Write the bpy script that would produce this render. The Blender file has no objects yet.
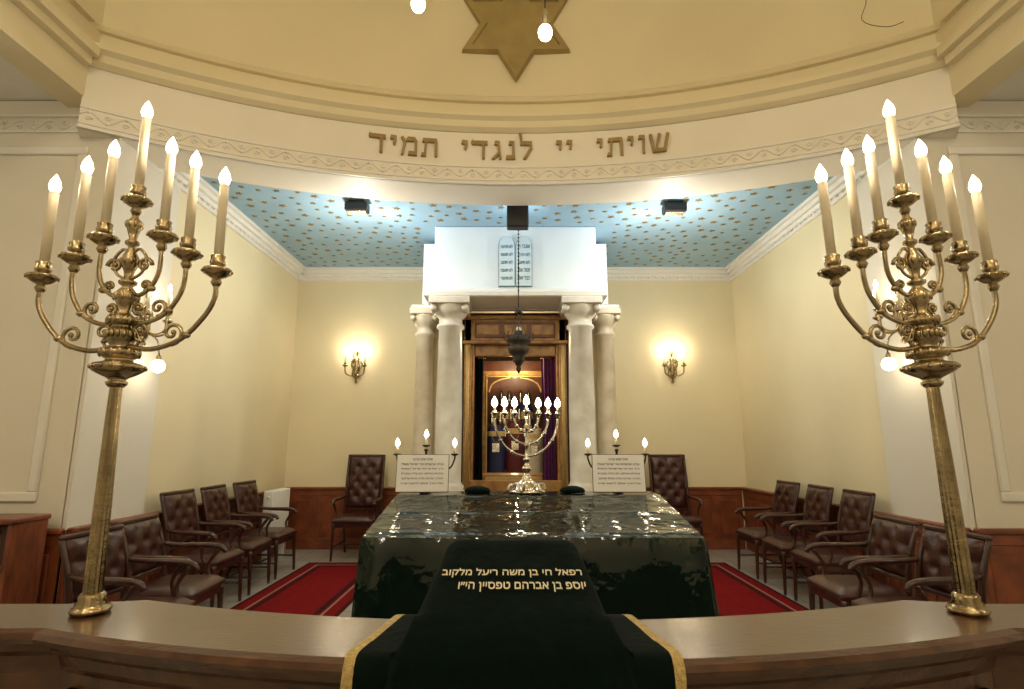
import bpy, bmesh, math, random
from mathutils import Vector, Matrix, noise
random.seed(7)
pi=math.pi
C=0.05
# ---------------------------------------------------------------- materials
def mat(name,col,rough=0.6,metal=0.0,var=0.0,vscale=4.0,bump=0.0,bscale=30.0,coat=0.0,emit=None,estr=0.0,kind=None,col2=None,spec=None,sheen=0):
    m=bpy.data.materials.new(name); m.use_nodes=True
    nt=m.node_tree; b=nt.nodes['Principled BSDF']
    b.inputs['Base Color'].default_value=(*col,1); b.inputs['Roughness'].default_value=rough
    b.inputs['Metallic'].default_value=metal; b.inputs['Coat Weight'].default_value=coat
    b.inputs['Coat Roughness'].default_value=0.08
    if spec is not None: b.inputs['Specular IOR Level'].default_value=spec
    if sheen: b.inputs['Sheen Weight'].default_value=sheen
    tc=nt.nodes.new('ShaderNodeTexCoord'); src=tc.outputs['Object']
    if kind=='wood':
        mp=nt.nodes.new('ShaderNodeMapping'); mp.inputs['Scale'].default_value=(1.2,6,1.2); nt.links.new(src,mp.inputs[0]); src2=mp.outputs[0]
    else: src2=src
    if var>0 or col2:
        n=nt.nodes.new('ShaderNodeTexNoise'); n.inputs['Scale'].default_value=vscale; n.inputs['Detail'].default_value=6
        nt.links.new(src2,n.inputs['Vector'])
        r=nt.nodes.new('ShaderNodeValToRGB')
        c2=col2 if col2 else tuple(c*(1-var) for c in col)
        r.color_ramp.elements[0].color=(*c2,1); r.color_ramp.elements[1].color=(*col,1)
        r.color_ramp.elements[0].position=0.32; r.color_ramp.elements[1].position=0.68
        nt.links.new(n.outputs['Fac'],r.inputs[0]); nt.links.new(r.outputs[0],b.inputs['Base Color'])
    if bump>0:
        n2=nt.nodes.new('ShaderNodeTexNoise'); n2.inputs['Scale'].default_value=bscale; n2.inputs['Detail'].default_value=4
        nt.links.new(src2,n2.inputs['Vector'])
        bp=nt.nodes.new('ShaderNodeBump'); bp.inputs['Strength'].default_value=bump; bp.inputs['Distance'].default_value=0.02
        nt.links.new(n2.outputs['Fac'],bp.inputs['Height']); nt.links.new(bp.outputs[0],b.inputs['Normal'])
        if coat: nt.links.new(bp.outputs[0],b.inputs['Coat Normal'])
    if emit:
        b.inputs['Emission Color'].default_value=(*emit,1); b.inputs['Emission Strength'].default_value=estr
    return m
M={}
M['wall_s']=mat('sanctuary_wall_paint',(0.84,0.74,0.49),0.6,var=0.06,vscale=1.2,bump=0.05,bscale=60)
M['wall_h']=mat('hall_wall_paint',(0.80,0.76,0.66),0.6,var=0.05,vscale=1.0,bump=0.05,bscale=60)
M['wall_u']=mat('upper_wall_paint',(0.80,0.71,0.48),0.7,var=0.07,vscale=1.0,bump=0.05,bscale=40)
M['beam']=mat('beam_paint',(0.87,0.82,0.71),0.55,var=0.04,vscale=2)
M['white']=mat('white_plaster',(0.86,0.84,0.78),0.5,var=0.04,vscale=5)
M['arkwhite']=mat('ark_white_plaster',(0.74,0.81,0.84),0.45,var=0.03,vscale=3)
M['marble']=mat('column_marble',(0.80,0.79,0.72),0.3,col2=(0.62,0.59,0.50),vscale=5,coat=0.2)
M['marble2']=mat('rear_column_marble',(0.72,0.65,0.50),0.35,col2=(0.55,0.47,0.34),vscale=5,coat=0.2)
M['blue']=mat('ceiling_blue',(0.32,0.50,0.64),0.7,var=0.12,vscale=2)
M['gold']=mat('gold_paint',(0.36,0.25,0.09),0.5,0.3,var=0.2,vscale=6)
M['goldstar']=mat('star_gold',(0.28,0.19,0.05),0.5,0.2)
M['stargold']=mat('relief_star_gold',(0.42,0.32,0.13),0.5,0.3,var=0.2,vscale=5)
M['goldbraid']=mat('gold_braid',(0.70,0.52,0.20),0.6,0.3,var=0.4,vscale=80,bump=0.6,bscale=150)
M['brass']=mat('polished_brass',(0.50,0.40,0.24),0.20,1.0,var=0.45,vscale=14,bump=0.12,bscale=60)
M['silver']=mat('silver_plate',(0.66,0.62,0.54),0.2,1.0,var=0.25,vscale=14)
M['bronze']=mat('dark_bronze',(0.07,0.06,0.05),0.4,0.8,var=0.3,vscale=20)
M['black']=mat('black_metal',(0.015,0.015,0.017),0.5)
M['candle']=mat('candle_tube',(0.82,0.73,0.55),0.5,var=0.06,vscale=8)
M['bulb']=mat('flame_bulb',(1,0.95,0.8),0.3,emit=(1,0.86,0.6),estr=14)
M['wood']=mat('mahogany_panel',(0.27,0.072,0.027),0.38,col2=(0.14,0.035,0.014),vscale=5,kind='wood',coat=0.25)
M['rail']=mat('rail_walnut',(0.11,0.046,0.021),0.26,col2=(0.045,0.018,0.009),vscale=5,kind='wood',coat=0.4,bump=0.05,bscale=20)
M['arkwood']=mat('ark_gilt_wood',(0.48,0.27,0.08),0.35,col2=(0.24,0.11,0.035),vscale=8,kind='wood',coat=0.3)
M['arkred']=mat('ark_interior_wood',(0.20,0.06,0.03),0.4,col2=(0.10,0.03,0.015),vscale=6,kind='wood',coat=0.2)
M['chairwood']=mat('chair_wood',(0.06,0.017,0.010),0.3,col2=(0.03,0.008,0.005),vscale=8,kind='wood',coat=0.3)
M['leather']=mat('brown_leather',(0.060,0.014,0.010),0.34,var=0.4,vscale=9,bump=0.15,bscale=90,coat=0.08)
M['carpet']=mat('red_carpet',(0.22,0.008,0.010),0.95,var=0.3,vscale=30,bump=0.3,bscale=300,spec=0.1)
M['carpetb']=mat('carpet_border',(0.05,0.008,0.010),0.95,spec=0.1)
M['carpetw']=mat('carpet_piping',(0.30,0.16,0.12),0.95)
M['velvet']=mat('dark_green_velvet',(0.002,0.008,0.006),0.85,var=0.3,vscale=20,bump=0.2,bscale=30,sheen=0.02,spec=0.06)
M['purple']=mat('purple_curtain',(0.16,0.03,0.16),0.7,var=0.3,vscale=10)
M['royal']=mat('royal_blue_mantle',(0.015,0.02,0.09),0.7,var=0.3,vscale=20)
M['crimson']=mat('crimson_mantle',(0.13,0.015,0.025),0.7,var=0.3,vscale=20)
M['cream']=mat('cream_mantle',(0.62,0.55,0.42),0.7,var=0.2,vscale=20)
M['paper']=mat('sign_paper',(0.84,0.85,0.86),0.6,var=0.03)
M['ink']=mat('ink',(0.03,0.03,0.03),0.7)
M['greyink']=mat('engraved_letters',(0.12,0.16,0.18),0.7)
M['embroid']=mat('embroidery',(0.82,0.76,0.58),0.7)
M['tablet']=mat('tablet_stone',(0.58,0.70,0.74),0.4,var=0.05)
M['radiator']=mat('radiator_enamel',(0.78,0.77,0.72),0.35)
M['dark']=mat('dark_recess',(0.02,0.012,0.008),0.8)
def floor_mat():
    m=mat('stone_tile_floor',(0.36,0.33,0.28),0.35,coat=0.15); nt=m.node_tree;b=nt.nodes['Principled BSDF']
    tc=nt.nodes['Texture Coordinate']; br=nt.nodes.new('ShaderNodeTexBrick'); br.offset=0
    br.inputs['Scale'].default_value=1; br.inputs['Brick Width'].default_value=0.3; br.inputs['Row Height'].default_value=0.3
    br.inputs['Mortar Size'].default_value=0.006
    br.inputs['Color1'].default_value=(0.40,0.38,0.33,1);br.inputs['Color2'].default_value=(0.33,0.31,0.27,1);br.inputs['Mortar'].default_value=(0.16,0.14,0.12,1)
    nt.links.new(tc.outputs['Object'],br.inputs['Vector']); nt.links.new(br.outputs['Color'],b.inputs['Base Color'])
    return m
M['floor']=floor_mat()
def plastic_mat():
    m=mat('plastic_covered_cloth',(0.003,0.014,0.010),0.85,var=0.4,vscale=14,coat=0.0,spec=0.05); nt=m.node_tree;b=nt.nodes['Principled BSDF']
    b.inputs['Coat Weight'].default_value=0.9; b.inputs['Coat Roughness'].default_value=0.06; b.inputs['Coat IOR'].default_value=1.5
    tc=nt.nodes['Texture Coordinate']
    v=nt.nodes.new('ShaderNodeTexVoronoi'); v.inputs['Scale'].default_value=6
    nz_=nt.nodes.new('ShaderNodeTexNoise'); nz_.inputs['Scale'].default_value=4; nz_.inputs['Detail'].default_value=3
    mx=nt.nodes.new('ShaderNodeMixRGB'); mx.blend_type='ADD'; mx.inputs[0].default_value=0.3
    nt.links.new(tc.outputs['Object'],nz_.inputs['Vector']); nt.links.new(tc.outputs['Object'],mx.inputs[1]); nt.links.new(nz_.outputs['Color'],mx.inputs[2])
    nt.links.new(mx.outputs[0],v.inputs['Vector'])
    v2=nt.nodes.new('ShaderNodeTexVoronoi'); v2.inputs['Scale'].default_value=17; nt.links.new(mx.outputs[0],v2.inputs['Vector'])
    ad=nt.nodes.new('ShaderNodeMath'); ad.operation='MULTIPLY_ADD'; ad.inputs[1].default_value=0.30
    nt.links.new(v2.outputs['Distance'],ad.inputs[0]); nt.links.new(v.outputs['Distance'],ad.inputs[2])
    bp=nt.nodes.new('ShaderNodeBump'); bp.inputs['Strength'].default_value=0.42; bp.inputs['Distance'].default_value=0.014
    nt.links.new(ad.outputs[0],bp.inputs['Height']); nt.links.new(bp.outputs[0],b.inputs['Coat Normal'])
    return m
M['plastic']=plastic_mat()

# ---------------------------------------------------------------- mesh builder
class MB:
    def __init__(s,name): s.name=name; s.bm=bmesh.new(); s.mats=[]; s.T=Matrix.Identity(4)
    def mi(s,k):
        if k not in s.mats: s.mats.append(k)
        return s.mats.index(k)
    def add(s,vs,fs,k,smooth=False,T=None):
        T=s.T@(T or Matrix.Identity(4)); i=s.mi(k)
        bv=[s.bm.verts.new(T@Vector(v)) for v in vs]
        for f in fs:
            try:
                fc=s.bm.faces.new([bv[j] for j in f]); fc.material_index=i; fc.smooth=smooth
            except ValueError: pass
    def box(s,c,d,k,R=None,bev=0.0,seg=1):
        T=Matrix.Translation(Vector(c)) @ (R or Matrix.Identity(4)) @ Matrix.Diagonal((d[0],d[1],d[2],1))
        g=bmesh.ops.create_cube(s.bm,size=1,matrix=s.T@T); i=s.mi(k)
        vs=set(g['verts']); fs=set(f for v in vs for f in v.link_faces)
        for f in fs: f.material_index=i
        if bev>0:
            es=list(set(e for v in vs for e in v.link_edges))
            r=bmesh.ops.bevel(s.bm,geom=es,offset=min(bev,min(d)*0.45),segments=seg,affect='EDGES',profile=0.5)
            for f in r['faces']: f.material_index=i; f.smooth=seg>1
    def lathe(s,prof,k,c=(0,0,0),n=20,T=None,smooth=True,flute=0):
        vs=[];fs=[]
        for (r,z) in prof:
            for j in range(n):
                a=2*pi*j/n; rr=max(r,0.0002)*(1-(flute if j%2 else 0)); vs.append((c[0]+rr*math.cos(a),c[1]+rr*math.sin(a),c[2]+z))
        for i in range(len(prof)-1):
            for j in range(n):
                fs.append((i*n+j,i*n+(j+1)%n,(i+1)*n+(j+1)%n,(i+1)*n+j))
        fs.append(tuple(range(n))[::-1]); fs.append(tuple((len(prof)-1)*n+j for j in range(n)))
        s.add(vs,fs,k,smooth,T)
    def tube(s,pts,r,k,n=8,sub=4,T=None):
        P=[Vector(p) for p in pts]
        if sub>1 and len(P)>2:
            Q=[];RR=[]
            for i in range(len(P)-1):
                p0=P[max(i-1,0)];p1=P[i];p2=P[i+1];p3=P[min(i+2,len(P)-1)]
                for j in range(sub):
                    t=j/sub
                    Q.append(0.5*((2*p1)+(p2-p0)*t+(2*p0-5*p1+4*p2-p3)*t*t+(3*p1-p0-3*p2+p3)*t**3))
                    if isinstance(r,(list,tuple)): RR.append(r[i]*(1-t)+r[i+1]*t)
            Q.append(P[-1])
            if isinstance(r,(list,tuple)): RR.append(r[-1]); r=RR
            P=Q
        if not isinstance(r,(list,tuple)): r=[r]*len(P)
        vs=[];fs=[];prev=None
        for i,p in enumerate(P):
            t=(P[min(i+1,len(P)-1)]-P[max(i-1,0)]).normalized()
            if prev is None:
                u=t.orthogonal().normalized()
            else:
                u=(prev-t*prev.dot(t)).normalized()
            prev=u; w=t.cross(u)
            for j in range(n):
                a=2*pi*j/n; vs.append(tuple(p+(u*math.cos(a)+w*math.sin(a))*r[i]))
        for i in range(len(P)-1):
            for j in range(n): fs.append((i*n+j,i*n+(j+1)%n,(i+1)*n+(j+1)%n,(i+1)*n+j))
        fs.append(tuple(range(n))[::-1]); fs.append(tuple((len(P)-1)*n+j for j in range(n)))
        s.add(vs,fs,k,True,T)
    def grid(s,fn,nu,nv,k,smooth=True,kfn=None):
        bv=[[s.bm.verts.new(s.T@Vector(fn(i/nu,j/nv))) for j in range(nv+1)] for i in range(nu+1)]
        for i in range(nu):
            for j in range(nv):
                f=s.bm.faces.new((bv[i][j],bv[i+1][j],bv[i+1][j+1],bv[i][j+1])); f.smooth=smooth
                f.material_index=s.mi(kfn(i,j) if kfn else k)
    def arc(s,cy,sgn,prof,a0,a1,n,k,cx=C,smooth=False,caps=True):
        m=len(prof); vs=[];fs=[]
        for i in range(n+1):
            a=a0+(a1-a0)*i/n
            for (r,z) in prof: vs.append((cx+r*math.sin(a),cy+sgn*r*math.cos(a),z))
        for i in range(n):
            for j in range(m): fs.append((i*m+j,i*m+(j+1)%m,(i+1)*m+(j+1)%m,(i+1)*m+j))
        if caps: fs.append(tuple(range(m))); fs.append(tuple(n*m+j for j in range(m))[::-1])
        s.add(vs,fs,k,smooth)
    def sphere(s,c,r,k,sc=(1,1,1),n=12):
        g=bmesh.ops.create_uvsphere(s.bm,u_segments=n,v_segments=max(6,n//2),radius=r,matrix=s.T@Matrix.Translation(Vector(c))@Matrix.Diagonal((*sc,1)))
        i=s.mi(k)
        for f in set(f for v in g['verts'] for f in v.link_faces): f.material_index=i; f.smooth=True
    def bulb(s,c,h=0.065,r=0.015):
        s.lathe([(0.006,0),(r*0.8,h*0.12),(r,h*0.32),(r*0.8,h*0.6),(r*0.35,h*0.85),(0.001,h)],'bulb',c,n=12)
    def done(s,loc=(0,0,0),rz=0,fix=True,parent=None):
        if fix: bmesh.ops.recalc_face_normals(s.bm,faces=s.bm.faces[:])
        me=bpy.data.meshes.new(s.name); s.bm.to_mesh(me); s.bm.free()
        for k in s.mats: me.materials.append(M[k])
        o=bpy.data.objects.new(s.name,me); bpy.context.collection.objects.link(o)
        o.location=loc; o.rotation_euler=(0,0,rz)
        if parent: o.parent=parent
        return o
def light(name,kind,loc,e,col=(1,0.82,0.58),size=0.02,parent=None,rot=None,spot=None):
    l=bpy.data.lights.new(name,kind); l.energy=e; l.color=col
    if kind=='AREA': l.size=size
    else: l.shadow_soft_size=size
    if spot: l.spot_size=spot; l.spot_blend=0.8
    o=bpy.data.objects.new(name,l); bpy.context.collection.objects.link(o); o.location=loc
    if rot: o.rotation_euler=rot
    if parent: o.parent=parent
    return o
def text_data(s,bold=0.0,ext=0.004):
    cu=bpy.data.curves.new('t','FONT'); cu.body=s; cu.size=1; cu.align_x='CENTER'; cu.extrude=ext; cu.resolution_u=3
    o=bpy.data.objects.new('t',cu); bpy.context.collection.objects.link(o)
    dg=bpy.context.evaluated_depsgraph_get(); me=bpy.data.meshes.new_from_object(o.evaluated_get(dg))
    v0=[tuple(v.co) for v in me.vertices]; f0=[tuple(p.vertices) for p in me.polygons]
    bpy.data.objects.remove(o); bpy.data.meshes.remove(me)
    if not v0: return [],[]
    vs=[];fs=[]
    sh=[(0,0)] if bold==0 else [(bold,0),(-bold,0),(0,bold),(0,-bold),(bold*.7,bold*.7),(-bold*.7,-bold*.7),(bold*.7,-bold*.7),(-bold*.7,bold*.7)]
    for q,(dx,dy) in enumerate(sh):
        k=len(vs); vs+=[(x+dx,y+dy,z+0.0008*q*(1 if z>=0 else -1)) for x,y,z in v0]; fs+=[tuple(i+k for i in f) for f in f0]
    x0=min(v[0] for v in vs);x1=max(v[0] for v in vs);z0=min(v[1] for v in vs);z1=max(v[1] for v in vs)
    return [((v[0]-x0)/(x1-x0)-0.5,(v[1]-z0)/max(z1-z0,1e-6),v[2]) for v in vs],fs
def heb(s): return s.replace('ד','ר').replace('ף','פ')[::-1]

# ---------------------------------------------------------------- room shell
XL=C-3.26; XR=C+3.26; YB=8.0; YF=4.1; ZC=4.02
def slab(name,c,d,k):
    b=MB(name); b.box(c,d,k); return b.done()
slab('floor',(C,0.55,-0.05),(12.6,15.3,0.1),'floor')
slab('wall_back',(C,YB+0.1,2.1),(6.9,0.2,4.3),'wall_s')
slab('wall_sanctuary_left',(XL-0.1,(YF+0.2+YB)/2,2.06),(0.2,YB-YF-0.2,4.12),'wall_s')
slab('wall_sanctuary_right',(XR+0.1,(YF+0.2+YB)/2,2.06),(0.2,YB-YF-0.2,4.12),'wall_s')
slab('wall_front_left',((XL-0.0+C-6.2)/2,YF+0.1,2.1),(XL-(C-6.2),0.2,4.2),'wall_h')
slab('wall_front_right',((XR+C+6.2)/2,YF+0.1,2.1),((C+6.2)-XR,0.2,4.2),'wall_h')
slab('wall_jamb_left',(XL+0.012,4.52,2.0),(0.036,0.84,4.0),'wall_h')
slab('wall_jamb_right',(XR-0.012,4.52,2.0),(0.036,0.84,4.0),'wall_h')
slab('wall_aisle_left',(C-6.2,-1.4,2.1),(0.2,11.2,4.2),'wall_h')
slab('wall_aisle_right',(C+6.2,-1.4,2.1),(0.2,11.2,4.2),'wall_h')
slab('wall_hall_rear',(C,-7.1,3.7),(12.6,0.2,7.6),'wall_h')
slab('ceiling_aisle_left',(C-4.9,-1.4,4.26),(2.7,11.3,0.1),'white')
slab('ceiling_aisle_right',(C+4.9,-1.4,4.26),(2.7,11.3,0.1),'white')
slab('ceiling_hall',(C,-0.9,7.45),(7.6,12.6,0.1),'wall_u')
slab('wall_nave_left',(C-3.57,-1.4,5.78),(0.24,11.3,3.28),'wall_u')
slab('wall_nave_right',(C+3.57,-1.4,5.78),(0.24,11.3,3.28),'wall_u')
BR=6.58; BY=-1.65
b=MB('ceiling_sanctuary')
vs=[];fs=[];n=40
for i in range(n+1):
    x=-3.26+6.52*i/n; y=math.sqrt((BR+0.25)**2-x*x)+BY
    vs+=[(C+x,y,ZC),(C+x,YB,ZC),(C+x,y,ZC+0.1),(C+x,YB,ZC+0.1)]
for i in range(n):
    a=i*4; fs+=[(a,a+1,a+5,a+4),(a+2,a+6,a+7,a+3)]
b.add(vs,fs,'blue'); b.done()
b=MB('ceiling_stars')
pts=[]
tries=0
while len(pts)<400 and tries<20000:
    tries+=1
    x=random.uniform(-3.05,3.05);y=random.uniform(4.7,7.8)
    if y<math.sqrt((BR+0.5)**2-x*x)+BY: continue
    if abs(x)<1.2 and y>6.2: continue
    if any((x-p[0])**2+(y-p[1])**2<0.020 for p in pts): continue
    pts.append((x,y))
for (x,y) in pts:
    a0=random.random()*6; r=random.choice([0.036,0.043,0.052]); vs=[]
    for j in range(10):
        rr=r if j%2==0 else r*0.46; a=a0+pi*j/5; vs.append((C+x+rr*math.cos(a),y+rr*math.sin(a),ZC-0.003))
    vs.append((C+x,y,ZC-0.009))
    b.add(vs,[(j,(j+1)%10,10) for j in range(10)],'goldstar')
b.done()
aM=math.asin(3.46/BR)
b=MB('curved_beam')
b.arc(BY,1,[(BR,3.87),(BR+0.46,3.87),(BR+0.46,4.55),(BR,4.55)],-aM,aM,80,'beam')
b.arc(BY,1,[(BR-0.02,3.87),(BR+0.01,3.87),(BR+0.01,3.90),(BR-0.02,3.90)],-aM,aM,80,'white')
b.done()
b=MB('wall_upper_front')
aU=math.asin(3.5/(BR+0.1))
b.arc(BY,1,[(BR+0.06,4.5),(BR+0.3,4.5),(BR+0.3,7.42),(BR+0.06,7.42)],-aU,aU,80,'wall_u')
b.done()
b=MB('trim_upper_cornice')
pr=[(BR+0.1,4.40),(BR-0.02,4.41),(BR-0.06,4.44),(BR-0.07,4.50),(BR-0.11,4.53),(BR-0.11,4.57),(BR+0.1,4.60)]
b.arc(BY,1,pr,-aM,aM,80,'wall_u')
pr=[(BR+0.1,4.76),(BR+0.02,4.77),(BR-0.0,4.80),(BR+0.02,4.83),(BR+0.1,4.84)]
b.arc(BY,1,pr,-aM,aM,80,'wall_u')
for sx in (-1,1):
    x=C+sx*3.45
    b.box((x-sx*0.05,-1.6,4.49),(0.14,11.0,0.08),'wall_u'); b.box((x-sx*0.025,-1.6,4.42),(0.08,11.0,0.08),'wall_u')
    b.box((x-sx*0.02,-1.6,4.80),(0.06,11.0,0.06),'wall_u')
b.done()
def vine(b,path,L,w,k,step=0.12):
    n=int(L/step); N=n*8
    pts=[path(L*i/N, 0.0+0.30*w*math.sin(2*pi*i/16),0.004) for i in range(N+1)]
    b.tube(pts,0.006,k,n=5,sub=1)
    for i in range(n):
        s=L*(i+0.5)/n; sg=-1 if i%2 else 1
        sp=[path(s+0.025*math.cos(a*0.9)*(1-a/9), -sg*0.18*w+sg*0.025*math.sin(a*0.9)*(1-a/9),0.004) for a in range(8)]
        b.tube(sp,0.006,k,n=5,sub=1)
        p=path(s,sg*0.28*w,0.003); b.sphere(p,0.014,k,n=6)
b=MB('trim_relief_beam')
Z0=3.985
b.arc(BY,1,[(BR+0.01,Z0-0.075),(BR-0.012,Z0-0.075),(BR-0.012,Z0-0.06),(BR+0.01,Z0-0.06)],-aM,aM,80,'white')
b.arc(BY,1,[(BR+0.01,Z0+0.06),(BR-0.012,Z0+0.06),(BR-0.012,Z0+0.078),(BR+0.01,Z0+0.078)],-aM,aM,80,'white')
def pb(s,h,o):
    a=-aM+s/BR; r=BR-o; return (C+r*math.sin(a),BY+r*math.cos(a),Z0+h)
vine(b,pb,2*aM*BR,0.12,'white')
b.done()
for sx,nm in ((-1,'left'),(1,'right')):
    b=MB('trim_relief_'+nm)
    x0=C+sx*3.27; L=2.8
    b.box((x0+sx*L/2,YF-0.008,Z0-0.068),(L,0.02,0.015),'white'); b.box((x0+sx*L/2,YF-0.012,Z0+0.07),(L,0.03,0.02),'white')
    vine(b,lambda s,h,o:(x0+sx*s,YF-o,Z0+h),L,0.12,'white')
    for (xa,xb) in ((3.50,4.6),(4.85,6.0)):
        for (z0,z1) in ((1.05,3.75),):
            t=0.07
            xc=C+sx*(xa+xb)/2
            for dz in (z0,z1): b.box((xc,YF-0.012,dz),(xb-xa+t,0.03,t),'white',bev=0.012,seg=2)
            for xx in (xa,xb): b.box((C+sx*xx,YF-0.012,(z0+z1)/2),(t,0.03,z1-z0-t),'white',bev=0.012,seg=2)
    b.done()
b=MB('trim_crown_sanctuary')
for (h,d,z) in ((0.05,0.03,ZC-0.15),(0.05,0.06,ZC-0.105),(0.05,0.10,ZC-0.06),(0.036,0.14,ZC-0.018)):
    b.box((C,YB-d/2,z),(6.5,d,h),'white')
    for sx in (-1,1): b.box((C+sx*(3.26-d/2),(YF+0.25+YB)/2,z),(d,YB-YF-0.25,h),'white')
for i in range(60):
    b.sphere((C-3.2+6.4*i/59,YB-0.05,ZC-0.13),0.02,'white',n=6)
for i in range(36):
    for sx in (-1,1): b.sphere((C+sx*3.21,4.4+3.5*i/35,ZC-0.13),0.02,'white',n=6)
b.done()
def wains(name,p0,p1,nrm,h=0.82):
    b=MB(name); p0=Vector(p0);p1=Vector(p1);d=(p1-p0);L=d.length;d.normalize();n_=Vector(nrm)
    ang=math.atan2(d.y,d.x); R=Matrix.Rotation(ang,4,'Z')
    def bx(s0,s1,z0,z1,th,bev=0):
        c=p0+d*((s0+s1)/2)+n_*(th/2+0.001); b.box((c.x,c.y,(z0+z1)/2),(s1-s0,th,z1-z0),'wood',R,bev)
    bx(0,L,0,h,0.02); bx(0,L,0,0.14,0.035,0.004); bx(0,L,h-0.10,h-0.02,0.032,0.004); bx(0,L,h-0.025,h+0.015,0.055,0.01)
    n=max(1,round(L/0.42))
    for i in range(n+1):
        s=L*i/n; bx(max(0,s-0.035),min(L,s+0.035),0.14,h-0.10,0.030)
        if i<n: bx(s+0.075,L*(i+1)/n-0.075,0.20,h-0.16,0.028,0.008)
    b.done()
wains('wainscot_back_left',(XL+0.09,YB,0),(C-1.20,YB,0),(0,-1,0)); wains('wainscot_back_right',(C+1.19,YB,0),(XR-0.09,YB,0),(0,-1,0))
wains('wainscot_left',(XL+0.03,YF,0),(XL+0.03,YB,0),(1,0,0)); wains('wainscot_right',(XR-0.03,YF,0),(XR-0.03,YB,0),(-1,0,0))
wains('wainscot_front_left',(C-6.1,YF,0),(XL+0.03,YF,0),(0,-1,0)); wains('wainscot_front_right',(XR-0.03,YF,0),(C+6.1,YF,0),(0,-1,0))

# Hebrew block letters for the inscription
HL={'י':(.30,[[(0,.82),(.28,.80),(.30,1),(.04,1.03)],[(.17,.81),(.30,.81),(.24,.50),(.15,.54)]]),
'ו':(.32,[[(0,.82),(.32,.80),(.32,1),(.05,1.03)],[(.20,.81),(.32,.81),(.30,0),(.20,.03)]]),
'ד':(.76,[[(0,.80),(.76,.80),(.76,1),(.05,1)],[(0,.8),(.05,1),(.03,1.1),(-.04,.9)],[(.50,.81),(.63,.81),(.62,0),(.50,.03)]]),
'ל':(.62,[[(.06,.98),(.15,.98),(.13,1.42),(-.02,1.48)],[(.04,.80),(.62,.80),(.62,1),(.06,1)],[(.50,.81),(.62,.81),(.62,.60),(.50,.58)],[(.50,.60),(.62,.62),(.32,0),(.18,.02)]]),
'נ':(.46,[[(.14,.82),(.41,.80),(.42,1),(.18,1.03)],[(.31,.82),(.42,.82),(.45,.1),(.34,.1)],[(0,0),(.46,0),(.45,.2),(.03,.2)]]),
'ג':(.48,[[(.12,.82),(.38,.80),(.39,1),(.16,1.03)],[(.28,.82),(.39,.82),(.48,.02),(.36,0)],[(0,0),(.15,0),(.39,.34),(.34,.44)]]),
'ת':(.76,[[(.03,.80),(.76,.80),(.72,1),(.07,1)],[(.62,.81),(.76,.81),(.76,0),(.63,.03)],[(.16,.81),(.26,.81),(.23,.12),(.12,.12)],[(-.02,0),(.22,0),(.23,.19),(.02,.17)]]),
'מ':(.78,[[(0,.96),(.10,1.03),(.27,.76),(.16,.66)],[(.20,.76),(.34,1),(.66,1),(.78,.80)],[(.64,.81),(.78,.81),(.78,.02),(.66,.02)],[(.36,0),(.78,0),(.78,.2),(.39,.2)],[(.15,.70),(.26,.76),(.14,0),(.02,.0)]]),
'ש':(.94,[[(.78,1.03),(.94,.98),(.76,0),(.62,.1)],[(0,1.03),(.15,.98),(.25,.05),(.14,0)],[(.40,1.03),(.55,.98),(.36,.22),(.26,.15)],[(.14,0),(.74,0),(.78,.19),(.18,.19)]])}
b=MB('beam_inscription')
lay=[];x=0
for ch in 'שויתי יי לנגדי תמיד':
    if ch==' ': x-=0.95; continue
    w_,pl=HL[ch]; x-=w_; lay.append((x,pl)); x-=0.20
tot=-x-0.20; sc_=2.86/tot
for q,(lx,pl) in enumerate(lay):
    for pi_,p in enumerate(pl):
        n=len(p); vs=[];
        for lev in (0.010,-0.030-0.001*pi_):
            for (px,py) in p:
                s=(lx+px+tot/2)*sc_+0.02; a=s/BR; r=BR-0.0+lev; vs.append((C+r*math.sin(a),BY+r*math.cos(a),4.128+py*0.185))
        fs=[tuple(range(n)),tuple(range(n,2*n))[::-1]]+[(i,(i+1)%n,n+(i+1)%n,n+i) for i in range(n)]
        b.add(vs,fs,'gold')
b.done()
b=MB('star_of_david')
R_=0.64; outl=[]
for j in range(12):
    a=pi*j/6; rr=R_ if j%2==0 else R_/math.sqrt(3); outl.append((rr*math.sin(a),rr*math.cos(a)))
vs=[(x,0,z) for x,z in outl]+[(x*0.97,-0.07,z*0.97) for x,z in outl]+[(x*0.80,-0.07,z*0.80) for x,z in outl]+[(x*0.78,-0.05,z*0.78) for x,z in outl]+[(0,-0.05,0)]
fs=[]
for j in range(12):
    k=(j+1)%12
    fs+=[(j,k,12+k,12+j),(12+j,12+k,24+k,24+j),(24+j,24+k,36+k,36+j),(36+j,36+k,48)]
b.add(vs,fs,'stargold'); b.done((C-0.01,BY+BR+0.055,5.64))
b=MB('loose_cable'); b.tube([(3.0,4.17,6.2),(2.98,4.17,5.6),(3.04,4.12,5.2),(3.0,4.15,5.0),(3.12,4.05,4.85),(3.22,3.98,4.84)],0.003,'bronze'); b.done()

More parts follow.
